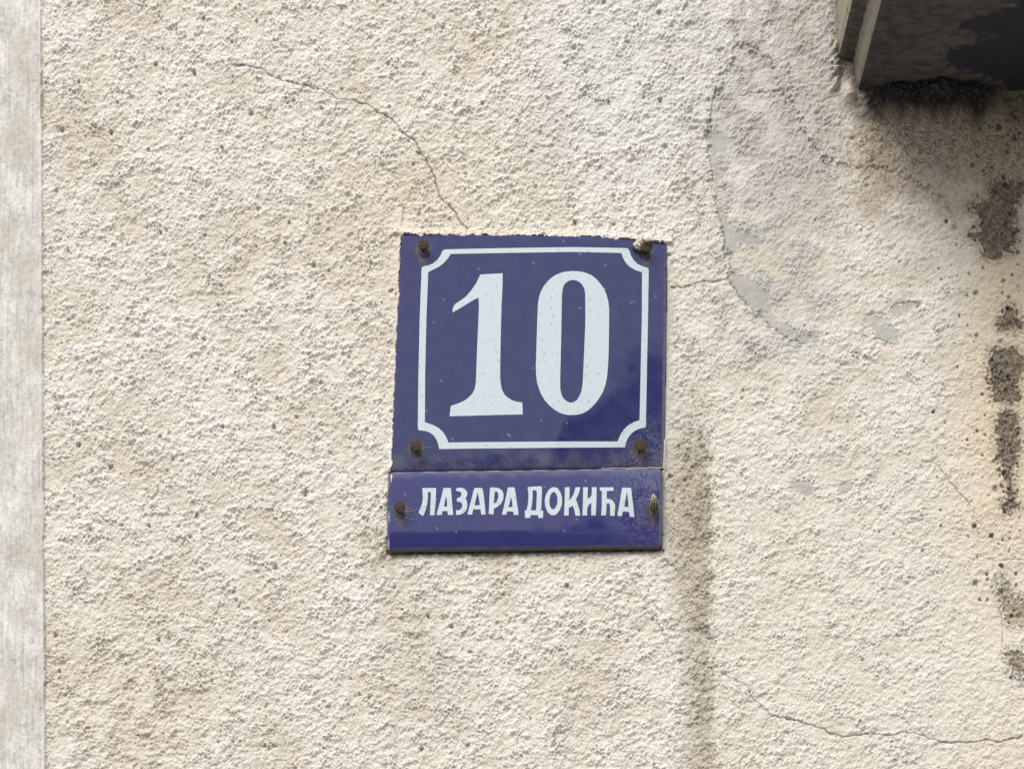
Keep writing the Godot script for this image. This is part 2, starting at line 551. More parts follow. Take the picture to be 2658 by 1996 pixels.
	for j in NY:
		var sy := SY0 + j * ST / K
		var ymm := sy * K * 1000.0
		for i in NX:
			var sx := SX0 + i * ST / K
			var xmm := sx * K * 1000.0
			var k := j * NX + i
			var jx := n_soft.get_noise_2d(xmm * 0.16 + 300.0, ymm * 0.16)
			# direction of the throw: up to the right (image y runs down)
			var a := xmm * ca - ymm * sa
			var b := xmm * sa + ymm * ca
			var wide := n_wide.get_noise_2d(xmm * 0.011, ymm * 0.011)
			var mid := n_wide.get_noise_2d(xmm * 0.034 + 70.0, ymm * 0.034)
			var grit := n_grit.get_noise_2d(xmm * 0.95, ymm * 0.95)
			var h := 0.0
			var col := Color()
			var strip_edge := 105.0 + sy * 0.0055 + 1.5 * n_fine.get_noise_2d(3.0, sy * 0.02)
			var in_strip := sx < strip_edge
			if in_strip:
				var streak := n_fine.get_noise_2d(xmm * 0.9, ymm * 0.035)
				var streak2 := n_soft.get_noise_2d(xmm * 0.35 + 20.0, ymm * 0.012)
				h = 1.5 + 0.14 * streak + 0.16 * streak2 + 0.13 * grit + 0.15 * n_soft.get_noise_2d(xmm * 0.3, ymm * 0.12)
				var rim := clampf(1.0 - (strip_edge - sx) / 9.0, 0.0, 1.0)
				h += 0.35 * rim
				var dark_line := smoothstep(0.35, 0.7, n_fine.get_noise_2d(xmm * 0.5 + 7.0, ymm * 0.012))
				var tone := 1.0 + 0.06 * streak + 0.05 * streak2 + 0.17 * grit + 0.14 * mid + 0.12 * n_soft.get_noise_2d(xmm * 0.2, ymm * 0.07) - 0.16 * dark_line
				col = Color(0.572 * tone, 0.555 * tone, 0.522 * tone)
				col = col.lerp(Color(0.66, 0.62, 0.55), rim * 0.8)
				col = col.lerp(Color(0.47, 0.415, 0.35), clampf(n_wide.get_noise_2d(xmm * 0.03 + 9.0, ymm * 0.02) * 0.9, 0.0, 0.55))
				col = col.lerp(Color(0.36, 0.33, 0.29), 0.5 * smoothstep(0.62, 0.85, n_grit.get_noise_2d(xmm * 0.5 + 50.0, ymm * 0.35)))
				if r_id[k] == 0:
					r_id[k] = 1
			else:
				var small := n_fine.get_noise_2d(a * 0.43, b * 0.60)
				var tiny := n_fine.get_noise_2d(xmm * 0.85 + 90.0, ymm * 0.85)
				var warp := 1.1 * jx + 0.8 * small
				var cell := n_cell.get_noise_2d((a * 0.85 + warp) * 0.285, (b * 1.1 + warp) * 0.285)
				var holes := n_cell.get_noise_2d((a * 0.9 - warp) * 0.23 + 500.0, (b * 1.1 + warp) * 0.23) + 1.0
				var lumpy := n_soft.get_noise_2d(a * 0.12, b * 0.20)
				var hollow := smoothstep(0.60, 0.0, holes + 0.25 * small) * clampf(0.75 + 1.3 * lumpy, 0.15, 1.5)
				var smoothness := smoothstep(1700.0, 1980.0, sx + 60.0 * mid)
				var patchy := n_soft.get_noise_2d(xmm * 0.045 + 400.0, ymm * 0.06)
				var amp := lerpf(0.95, 0.76, smoothness) * (1.0 + 0.45 * patchy)
				amp = lerpf(amp, 0.60, smoothstep(2380.0, 2560.0, sx))
				amp *= r_amp[k] * (1.0 + 0.35 * mid)
				h = amp * (-1.35 * (cell + 0.55) + 0.75 * lumpy + 0.62 * small + 0.36 * tiny - 0.75 * hollow + 0.55 * n_soft.get_noise_2d(a * 0.075 + 60.0, b * 0.10) + 0.30 * absf(n_fine.get_noise_2d(a * 0.24 + 17.0, b * 0.30))) + 0.6 * mid + 0.6 * wide
				h += r_lev[k]
				# base colours: cream render, whiter where the limewash holds, duller where weather has taken it
				var tone := 1.0 + 0.09 * grit + 0.07 * n_fine.get_noise_2d(xmm * 0.6 + 40.0, ymm * 0.6 + 11.0)
				col = Color(0.630, 0.582, 0.508)
				col = col.lerp(Color(0.685, 0.648, 0.597), clampf(0.45 + 0.7 * mid + 0.5 * wide, 0.0, 1.0))
				col = col.lerp(Color(0.54, 0.485, 0.40), clampf(-0.22 - 0.8 * wide - 0.45 * mid, 0.0, 0.6))
				# sand grains in the mix
				col = col.lerp(Color(0.47, 0.40, 0.315), 0.30 * smoothstep(0.45, 0.75, n_soft.get_noise_2d(xmm * 0.42 + 200.0, ymm * 0.42)))
				var pale := smoothstep(1250.0, 1550.0, sx) * (1.0 - smoothstep(330.0, 560.0, sy + 120.0 * mid)) * (1.0 - smoothstep(1950.0, 2160.0, sx))
				col = col.lerp(Color(0.655, 0.640, 0.630), 0.75 * pale)
				col = col.lerp(Color(0.635, 0.585, 0.515), 0.7 * smoothness * smoothstep(1000.0, 1400.0, sy))
				var yellow := exp(-pow((sx - 1080.0) / 260.0, 2.0) - pow((sy - 560.0) / 240.0, 2.0))
				col = col.lerp(Color(0.60, 0.53, 0.42), 0.5 * yellow)
				yellow = exp(-pow((sx - 300.0) / 330.0, 2.0) - pow((sy - 1850.0) / 330.0, 2.0))
				col = col.lerp(Color(0.53, 0.465, 0.36), clampf(0.4 + 0.5 * mid + 0.4 * patchy, 0.0, 0.6) * yellow)
				var greyed := smoothness * (1.0 - smoothstep(900.0, 1050.0, sy)) * (1.0 - smoothstep(2080.0, 2260.0, sx))
				col = col.lerp(Color(0.50, 0.478, 0.438), clampf(greyed * (0.45 + 0.8 * mid + 0.5 * patchy), 0.0, 0.85))
				col = col.lerp(Color(0.60, 0.500, 0.365), 0.80 * smoothstep(2420.0, 2590.0, sx + 40.0 * mid) * (1.0 - 0.85 * smoothstep(1250.0, 1600.0, sy)))
				var below := exp(-pow((sx - 1095.0) / 85.0, 2.0) - pow((sy - 1700.0) / 190.0, 2.0)) + 0.7 * exp(-pow((sx - 1500.0) / 60.0, 2.0) - pow((sy - 1880.0) / 150.0, 2.0))
				col = col.lerp(Color(0.40, 0.345, 0.26), clampf(0.55 + 0.6 * mid + 0.6 * small, 0.0, 1.0) * 0.55 * minf(below, 1.0))
				var beside := smoothstep(1880.0, 2060.0, sx + 60.0 * mid) * (1.0 - smoothstep(420.0, 620.0, sy + 80.0 * mid)) * (1.0 - smoothstep(2140.0, 2230.0, sx))
				col = col.lerp(Color(0.45, 0.425, 0.40), 0.55 * beside)
				if r_lev[k] < -0.5 and r_id[k] == 0 and sx < 2230.0:
					col = col.lerp(Color(0.475, 0.455, 0.420), clampf(0.48 + 0.5 * mid + 0.35 * patchy, 0.1, 0.8) * (1.0 - smoothstep(2000.0, 2220.0, sx)))
				# damp stain running down from the plates' right edge, with a sharp right border
				if sx > 1600.0 and sx < 1920.0 and sy > 880.0:
					var right := 1845.0 + (sy - 1200.0) * 0.012 + 14.0 * n_soft.get_noise_2d(xmm * 0.3, ymm * 0.3) + 10.0 * n_fine.get_noise_2d(2.0, ymm * 0.06)
					var left := 1728.0 + clampf((sy - 1430.0) * 0.12, 0.0, 40.0)
					var f := smoothstep(left - 30.0, left + 60.0, sx) * (1.0 - smoothstep(right - 9.0, right + 6.0, sx))
					f *= smoothstep(900.0, 1270.0, sy) * (1.0 - 0.15 * smoothstep(1560.0, 1760.0, sy))
					f *= clampf(0.95 + 0.35 * mid + 0.75 * small + 0.3 * lumpy, 0.0, 1.0)
					col = col.lerp(Color(0.285, 0.24, 0.165), 0.76 * f)
					h -= 0.5 * f * hollow
				# soot under the bracket
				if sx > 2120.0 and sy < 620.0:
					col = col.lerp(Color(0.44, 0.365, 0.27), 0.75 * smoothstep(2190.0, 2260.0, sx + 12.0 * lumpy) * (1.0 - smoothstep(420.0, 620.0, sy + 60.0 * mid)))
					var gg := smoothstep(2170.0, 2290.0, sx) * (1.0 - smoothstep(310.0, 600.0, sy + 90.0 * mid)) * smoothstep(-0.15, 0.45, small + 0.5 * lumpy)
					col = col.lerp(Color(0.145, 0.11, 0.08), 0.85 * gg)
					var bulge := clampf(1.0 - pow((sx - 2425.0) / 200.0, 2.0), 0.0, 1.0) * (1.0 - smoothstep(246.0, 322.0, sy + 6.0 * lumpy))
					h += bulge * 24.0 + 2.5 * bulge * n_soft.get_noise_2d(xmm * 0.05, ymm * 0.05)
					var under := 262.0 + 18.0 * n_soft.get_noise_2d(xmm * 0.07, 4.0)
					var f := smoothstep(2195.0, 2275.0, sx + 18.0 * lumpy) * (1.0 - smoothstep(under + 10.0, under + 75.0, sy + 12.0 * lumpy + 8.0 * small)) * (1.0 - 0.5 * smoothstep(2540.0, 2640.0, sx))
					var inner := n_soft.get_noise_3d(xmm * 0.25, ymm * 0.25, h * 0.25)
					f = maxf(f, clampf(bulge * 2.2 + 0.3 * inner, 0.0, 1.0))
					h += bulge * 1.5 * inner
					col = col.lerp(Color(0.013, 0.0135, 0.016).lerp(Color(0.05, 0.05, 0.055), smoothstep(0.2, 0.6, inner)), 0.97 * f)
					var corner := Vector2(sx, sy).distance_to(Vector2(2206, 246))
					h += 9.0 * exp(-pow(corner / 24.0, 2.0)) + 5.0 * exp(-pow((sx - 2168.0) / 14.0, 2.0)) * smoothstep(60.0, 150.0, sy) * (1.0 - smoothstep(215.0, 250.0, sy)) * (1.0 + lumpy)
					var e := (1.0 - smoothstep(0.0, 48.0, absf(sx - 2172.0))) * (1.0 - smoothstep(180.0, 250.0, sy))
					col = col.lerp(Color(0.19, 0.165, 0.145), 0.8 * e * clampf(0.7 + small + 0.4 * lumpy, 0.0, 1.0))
				# greyish run at the top, left of the bracket
				if sx > 1900.0 and sx < 2120.0 and sy < 240.0:
					var f := smoothstep(0.2, 0.6, n_soft.get_noise_2d(xmm * 0.12, ymm * 0.035) + 0.35) * (1.0 - smoothstep(60.0, 240.0, sy))
					col = col.lerp(Color(0.36, 0.33, 0.29), 0.4 * f)
				# the plates' surroundings
				if sx > 900.0 and sx < 1800.0 and sy > 540.0 and sy < 1520.0:
					var dl := sx - up_l(sy)
					var dr := up_r(sy) - sx
					var dt := sy - up_t(sx)
					if sy < up_b(sx):
						var d := minf(minf(dl, dr), dt)
						if d < 0.0:
							if dr < 0.0:
								var band := clampf(1.0 + dr / 34.0 + 0.4 * mid, 0.0, 1.0) * smoothstep(640.0, 720.0, sy)
								h = lerpf(h, 0.4 + 0.15 * small, band * 0.85)
								col = col.lerp(Color(0.46, 0.435, 0.385), band * 0.7)
							if dt < 0.0 and dl > -20.0 and dr > -14.0:
								h += 2.0 * exp(dt / 16.0) + (0.9 if dt > -13.0 + 6.0 * lumpy else 0.0)
							if dl < 0.0:
								h = lerpf(h, 1.5 + 0.25 * small, exp(dl / 9.0) * 0.8)
						else:
							var lap_t := 3.5 + 8.0 * clampf(n_soft.get_noise_2d(xmm * 0.09, 1.0) + 0.4 * n_fine.get_noise_2d(xmm * 0.3, 8.0) + 0.15 * small, -0.4, 1.0) - 4.0 * smoothstep(1690.0, 1725.0, sx)
							var lap_l := 0.5 + 6.0 * clampf(n_soft.get_noise_2d(7.0, ymm * 0.10) + 0.35 * n_fine.get_noise_2d(3.0, ymm * 0.3) + 0.15 * small - 0.1, -0.3, 1.0)
							if dt < lap_t or dl < lap_l:
								h = 2.7 + 0.5 * small
							else:
								h = -4.5
								hide[k] = 1 if d > 14.0 else 0
							r_id[k] = 0
					else:
						var ll := sx - lo_l(sy)
						var lr := lo_r(sy) - sx
						var lb := lo_b(sx) - sy
						var d := minf(minf(ll, lr), lb)
						if d >= 0.0:
							h = -3.0
							hide[k] = 1 if d > 14.0 else 0
							col = col.lerp(Color(0.10, 0.09, 0.075), 0.8)
						else:
							if lr < 0.0:
								var band := clampf(1.0 + lr / 34.0 + 0.3 * mid, 0.0, 1.0) * (1.0 - smoothstep(1420.0, 1450.0, sy))
								h = lerpf(h, 0.2 + 0.12 * small, band * 0.85)
								col = col.lerp(Color(0.34, 0.335, 0.275), band * 0.75)
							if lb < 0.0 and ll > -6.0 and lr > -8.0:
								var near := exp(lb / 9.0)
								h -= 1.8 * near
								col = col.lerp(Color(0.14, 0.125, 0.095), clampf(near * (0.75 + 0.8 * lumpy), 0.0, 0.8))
							if sx < lo_l(sy) + 30.0 and sy > 1350.0 and sy < 1515.0:
								var f := smoothstep(1360.0, 1400.0, sy) * (1.0 - smoothstep(1470.0, 1512.0, sy)) * smoothstep(930.0, 950.0, sx) * clampf(0.55 + 1.1 * lumpy, 0.0, 1.0)
								col = col.lerp(Color(0.36, 0.32, 0.24), f * 0.6)
								h -= 0.6 * f
				var id := r_id[k]
				if id >= 20:
					col = col.lerp(Color(0.435, 0.422, 0.385).lerp(Color(0.385, 0.378, 0.352), clampf(0.5 + mid, 0.0, 1.0)), 0.85)
				elif id >= 10:
					var bare_mortar := Color(0.130, 0.106, 0.082).lerp(Color(0.285, 0.238, 0.182), clampf(0.4 + 0.9 * small + 0.6 * lumpy + 0.4 * grit, 0.0, 1.0))
					if id == 14 or id == 15:
						bare_mortar = bare_mortar.lerp(Color(0.44, 0.39, 0.30), clampf(0.72 + 0.7 * lumpy, 0.2, 0.95))
					col = bare_mortar
				col = Color(col.r * tone, col.g * tone, col.b * tone)
			# pits and cracks
			if not in_strip:
				h -= r_pit[k] * (0.7 if r_id[k] >= 20 else 1.0)
				if r_spot[k] > 0.0:
					col = col.lerp(Color(0.21, 0.155, 0.105).lerp(Color(0.085, 0.074, 0.064), smoothstep(1900.0, 2300.0, sx)), r_spot[k])
			if r_crack[k] > 0.0:
				h -= r_crack[k] * (0.3 if in_strip else 1.0)
				col = col.lerp(Color(0.13, 0.105, 0.08), r_crack[k] * (0.45 if in_strip else 0.8))
			hh[k] = h * 0.001
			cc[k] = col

	# --- vertices and normals
	var vv := PackedVector3Array()
	vv.resize(total)
	var nn := PackedVector3Array()
	nn.resize(total)
	for j in NY:
		var y := MID - (SY0 - CY) * K - j * ST
		var ju := maxi(j - 1, 0) * NX
		var jd := mini(j + 1, NY - 1) * NX
		for i in NX:
			var k := j * NX + i
			vv[k] = Vector3((SX0 - CX) * K + i * ST, y, hh[k])
			var dx := hh[j * NX + mini(i + 1, NX - 1)] - hh[j * NX + maxi(i - 1, 0)]
			var dy := hh[ju + i] - hh[jd + i]
			nn[k] = Vector3(-dx, -dy, 2.0 * ST).normalized()

	var root := thing("house_wall", "weathered cream roughcast house wall that carries the blue number plates", "wall")
	var m := mat(Color(1, 1, 1), 0.93, true)
	m.metallic_specular = 0.3
	var main := PackedInt32Array()
	var others := {}
	for j in NY - 1:
		for i in NX - 1:
			var k := j * NX + i
			if hide[k] and hide[k + 1] and hide[k + NX] and hide[k + NX + 1]:
				continue
			var id := r_id[k]
			var quad := [k, k + 1, k + NX + 1, k, k + NX + 1, k + NX]
			if id == 0:
				main.append_array(quad)
			else:
				if not others.has(id):
					others[id] = PackedInt32Array()
				others[id].append_array(quad)
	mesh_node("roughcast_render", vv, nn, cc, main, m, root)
	for id in others:
		var remap := {}
		var v2 := PackedVector3Array()
		var n2 := PackedVector3Array()
		var c2 := PackedColorArray()
		var i2 := PackedInt32Array()
		for k in others[id]:
			if not remap.has(k):
				remap[k] = v2.size()
				v2.append(vv[k])
				n2.append(nn[k])
				c2.append(cc[k])
			i2.append(remap[k])
		var called := "plaster_band" if id == 1 else "bare_cement_patch" if id >= 20 else "bare_mortar_patch"
		var o := mesh_node(called, v2, n2, c2, i2, m, root)
		if id == 1:
			o.set_meta("label", "smooth grey plaster band along the left edge")
		elif id >= 20:
			o.set_meta("label", "smooth grey patch where the render has flaked off")
		else:
			o.set_meta("label", "dark brown patch of bare mortar near the right edge")

	# --- the wall beyond the picture, and the masonry behind
	var far := mat(Color(0.55, 0.51, 0.45), 0.93)
	far.heightmap_enabled = true
	far.heightmap_texture = noise_tex(0.05, 8, Color.BLACK, Color.WHITE)
	far.heightmap_scale = 0.25
	far.uv1_triplanar = true
	far.uv1_world_triplanar = true
	far.uv1_scale = Vector3(13, 13, 13)
	var x0 := (SX0 - CX) * K + 0.003
	var x1 := (SX1 - CX) * K - 0.003
	var y1 := MID - (SY0 - CY) * K - 0.003
	var y0 := MID - (SY1 - CY) * K + 0.003
	box_part("roughcast_render", Vector3(x1, 0, -0.3), Vector3(5, 5.0, -0.004), far, root)
	box_part("roughcast_render", Vector3(x0, y1, -0.3), Vector3(x1, 5.0, -0.004), far, root)
	box_part("roughcast_render", Vector3(x0, 0, -0.3), Vector3(x1, y0, -0.004), far, root)
	plain_cast(x1 - 0.001, x1 + 0.36, y0 - 0.3, y1 + 0.3, m, root)
	plain_cast(x0 + 0.012, x1 - 0.001, y1 - 0.001, y1 + 0.3, m, root)
	plain_cast(x0 + 0.012, x1 - 0.001, y0 - 0.3, y0 + 0.001, m, root)
	var band_m := mat(Color(0.57, 0.56, 0.54), 0.9)
	var band := box_part("plaster_band", Vector3(-5, 0, -0.3), Vector3(x0, 5.0, -0.0005), band_m, root)
	band.set_meta("label", "smooth grey plaster band along the left edge")
	box_part("masonry", Vector3(x0, y0, -0.3), Vector3(x1, y1, -0.012), mat(Color(0.3, 0.25, 0.2), 0.9), root)


func plain_cast(xa: float, xb: float, ya: float, yb: float, m: Material, parent: Node) -> void:
	# the same thrown coat beyond the picture, on a wider grid
	var step := 0.0026
	var nx := int((xb - xa) / step) + 1
	var ny := int((yb - ya) / step) + 1
	var v := PackedVector3Array()
	var nn := PackedVector3Array()
	var c := PackedColorArray()
	var ix := PackedInt32Array()
	for j in ny:
		for i in nx:
			var x := lerpf(xa, xb, float(i) / (nx - 1))
			var y := lerpf(yb, ya, float(j) / (ny - 1))
			var xmm := x * 1000.0 + CX * K * 1000.0
			var ymm := CY * K * 1000.0 - (y - MID) * 1000.0
			var a := xmm * 0.853 - ymm * 0.523
			var b := xmm * 0.523 + ymm * 0.853
			var small := n_fine.get_noise_2d(a * 0.30, b * 0.38)
			var cell := n_cell.get_noise_2d(a * 0.19, b * 0.24)
			var mid := n_wide.get_noise_2d(xmm * 0.034 + 70.0, ymm * 0.034)
			var wide := n_wide.get_noise_2d(xmm * 0.011, ymm * 0.011)
			var h := -1.6 * (cell + 0.55) + 0.9 * small + 0.7 * n_soft.get_noise_2d(a * 0.10, b * 0.17) + 0.6 * mid + 0.6 * wide
			var col := Color(0.53, 0.485, 0.415).lerp(Color(0.575, 0.54, 0.49), clampf(0.45 + 0.7 * mid + 0.5 * wide, 0.0, 1.0))
			v.append(Vector3(x, y, maxf(h, -3.4) * 0.001))
			nn.append(Vector3.ZERO)
			c.append(col)
	for j in ny - 1:
		for i in nx - 1:
			var k := j * nx + i
			ix.append_array([k, k + 1, k + nx + 1, k, k + nx + 1, k + nx])
	add_normals(v, nn, ix)
	mesh_node("roughcast_render", v, nn, c, ix, m, parent)


# ==================================================================== the bracket at upper right
func sweep(called: String, prof: PackedVector2Array, z0: float, z1: float, dz: float, kind: int, m: Material, parent: Node) -> void:
	# prof in traced pixels on the wall plane; swept out from the wall
	var path := PackedVector2Array()
	for i in prof.size() - 1:
		var n := maxi(1, int(prof[i].distance_to(prof[i + 1]) * K / dz))
		for k in n:
			path.append(prof[i].lerp(prof[i + 1], float(k) / n))
	path.append(prof[prof.size() - 1])
	var rows := int((z1 - z0) / dz)
	var v := PackedVector3Array()
	var nn := PackedVector3Array()
	var c := PackedColorArray()
	var ix := PackedInt32Array()
	var np := path.size()
	for j in rows + 1:
		var z := z0 + j * dz
		var zm := z * 1000.0
		for i in np:
			var p := path[i]
			var q := at(p.x, p.y, zm)
			var dirv := (path[mini(i + 1, np - 1)] - path[maxi(i - 1, 0)]).normalized()
			var out := Vector3(-dirv.y, -dirv.x, 0.0)
			if kind == 3:
				out = Vector3(0, -1, 0)
			elif kind == 0 or kind == 2:
				out = Vector3(-1, 0, 0)
			elif kind == 1:
				out = Vector3(0, -1, 0)
			var xm := q.x * 1000.0
			var ym := q.y * 1000.0
			var big := n_wide.get_noise_3d(xm * 0.03, ym * 0.03, zm * 0.03)
			var med := n_soft.get_noise_3d(xm * 0.11, ym * 0.11, zm * 0.11)
			var fine := n_fine.get_noise_3d(xm * 0.45, ym * 0.45, zm * 0.45)
			var d := 0.35 * med + 0.15 * fine
			var col := Color()
			if kind == 0:      # painted side
				var chip := smoothstep(0.0, 0.25, med + 0.6 * fine + 0.4 * big + clampf((14.0 - zm) / 22.0, -0.5, 0.7))
				col = Color(0.29, 0.275, 0.205).lerp(Color(0.14, 0.115, 0.09), chip)
				d -= 0.7 * chip
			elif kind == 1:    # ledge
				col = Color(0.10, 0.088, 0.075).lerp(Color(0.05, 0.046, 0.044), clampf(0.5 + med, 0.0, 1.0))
				d += 0.5 * big
			elif kind == 2:    # step
				col = Color(0.235, 0.215, 0.168).lerp(Color(0.20, 0.175, 0.145), clampf(0.30 + 1.5 * med + 0.9 * fine + clampf((30.0 - zm) / 40.0, -0.4, 0.5), 0.0, 1.0))
				d += 0.3 * fine - 0.9 * smoothstep(0.15, 0.4, med + 0.4 * fine)
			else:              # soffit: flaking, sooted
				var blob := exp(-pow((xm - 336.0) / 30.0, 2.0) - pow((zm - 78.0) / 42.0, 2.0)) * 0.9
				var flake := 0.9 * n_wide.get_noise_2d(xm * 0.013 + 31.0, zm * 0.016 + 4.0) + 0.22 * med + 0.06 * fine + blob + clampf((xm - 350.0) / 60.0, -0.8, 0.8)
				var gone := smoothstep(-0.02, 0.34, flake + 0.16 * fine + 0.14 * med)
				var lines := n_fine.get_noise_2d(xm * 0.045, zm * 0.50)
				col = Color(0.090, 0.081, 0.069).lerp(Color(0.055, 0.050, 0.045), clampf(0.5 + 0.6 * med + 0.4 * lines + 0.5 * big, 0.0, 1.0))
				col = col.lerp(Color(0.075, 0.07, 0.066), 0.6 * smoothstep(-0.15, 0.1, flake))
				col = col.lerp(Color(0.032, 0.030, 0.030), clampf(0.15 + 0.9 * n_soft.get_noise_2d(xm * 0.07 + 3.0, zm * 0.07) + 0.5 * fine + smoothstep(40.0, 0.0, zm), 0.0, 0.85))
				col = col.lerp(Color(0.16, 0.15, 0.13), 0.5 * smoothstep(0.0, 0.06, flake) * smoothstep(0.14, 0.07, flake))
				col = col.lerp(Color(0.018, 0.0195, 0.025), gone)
				d -= 2.2 * gone
				d += 1.0 * lines * (1.0 - gone) * smoothstep(330.0, 270.0, xm)
				d += 1.0 * big + 0.3 * med
			v.append(q + out * d * 0.001)
			nn.append(Vector3.ZERO)
			c.append(col)
	for j in rows:
		for i in np - 1:
			var a := j * np + i
			ix.append_array([a, a + np, a + 1, a + 1, a + np, a + np + 1])
	add_normals(v, nn, ix)
	mesh_node(called, v, nn, c, ix, m, parent)


func build_bracket() -> void:
	var root := thing("balcony_bracket", "sooty stone bracket with a stepped side jutting out of the wall at upper right", "bracket")
	var m := mat(Color(1, 1, 1), 0.9, true)
	var z1 := 0.185
	sweep("side_face", PackedVector2Array([Vector2(2166, -520), Vector2(2168, 0), Vector2(2172, 130), Vector2(2177, 152)]), -0.012, z1, 0.0012, 0, m, root)
	sweep("ledge", PackedVector2Array([Vector2(2177, 152), Vector2(2186, 157), Vector2(2208, 158), Vector2(2213, 161)]), -0.012, z1, 0.0012, 1, m, root)
	sweep("step_face", PackedVector2Array([Vector2(2213, 161), Vector2(2216, 175), Vector2(2221, 225), Vector2(2227, 237)]), -0.012, z1, 0.0012, 2, m, root)
	sweep("soffit", PackedVector2Array([Vector2(2227, 237), Vector2(2240, 240), Vector2(3300, 240)]), -0.012, z1, 0.0015, 3, m, root)
	var core := mat(Color(0.2, 0.18, 0.155), 0.9)
	box_part("block", Vector3(at(2186, 0).x, at(0, 146).y, -0.1), Vector3(at(3300, 0).x, at(0, -520).y, z1 - 0.001), core, root)
	box_part("block", Vector3(at(2236, 0).x, at(0, 226).y, -0.1), Vector3(at(3299, 0).x, at(0, 150).y, z1 - 0.003), core, root)


# ==================================================================== the plates
func enamel(c: Color) -> StandardMaterial3D:
	var m := mat(c, 1.0)
	m.metallic_specular = 0.48
	m.roughness_texture = noise_tex(0.012, 77, Color(0.035, 0.035, 0.035), Color(0.12, 0.12, 0.12), 0.35, 0.85)
	m.uv1_triplanar = true
	m.uv1_world_triplanar = true
	m.uv1_scale = Vector3(9, 9, 9)
	return m


func domed_shape(called: String, outer: PackedVector2Array, holes: Array, which: int, rise: float, cell: float, m: Material, parent: Node) -> MeshInstance3D:
	# an enamel figure that lies on the domed plate, a little proud of it
	var v := PackedVector3Array()
	var nn := PackedVector3Array()
	var ix := PackedInt32Array()
	var lo := outer[0]
	var hi := outer[0]
	for p in outer:
		lo = lo.min(p)
		hi = hi.max(p)
	var y := lo.y - 0.37
	while y < hi.y:
		var x := lo.x - 0.41
		while x < hi.x:
			var square := PackedVector2Array([Vector2(x, y), Vector2(x + cell, y), Vector2(x + cell, y + cell), Vector2(x, y + cell)])
			var pieces := Geometry2D.intersect_polygons(outer, square)
			for hole in holes:
				var left := []
				for piece in pieces:
					left.append_array(Geometry2D.clip_polygons(piece, hole))
				pieces.assign(left)
			for piece in pieces:
				var tri := Geometry2D.triangulate_polygon(piece)
				var base := v.size()
				for p in piece:
					v.append(at(p.x, p.y, plate_z(which, p.x, p.y) + rise))
					nn.append(plate_n(which, p.x, p.y))
				for t in tri:
					ix.append(base + t)
			x += cell
		y += cell
	for loop in [outer] + holes:
		for i in loop.size():
			var p: Vector2 = loop[i]
			var q: Vector2 = loop[(i + 1) % loop.size()]
			var base := v.size()
			var side := (q - p).orthogonal().normalized()
			var n := Vector3(side.x, -side.y, 0.0)
			if (loop == outer) == Geometry2D.is_polygon_clockwise(loop):
				n = -n
			v.append(at(p.x, p.y, plate_z(which, p.x, p.y) + rise))
			v.append(at(q.x, q.y, plate_z(which, q.x, q.y) + rise))
			v.append(at(q.x, q.y, plate_z(which, q.x, q.y) - 0.1))
			v.append(at(p.x, p.y, plate_z(which, p.x, p.y) - 0.1))
			for k in 4:
				nn.append(n)
			ix.append_array([base, base + 1, base + 2, base, base + 2, base + 3])
	return mesh_node(called, v, nn, PackedColorArray(), ix, m, parent)


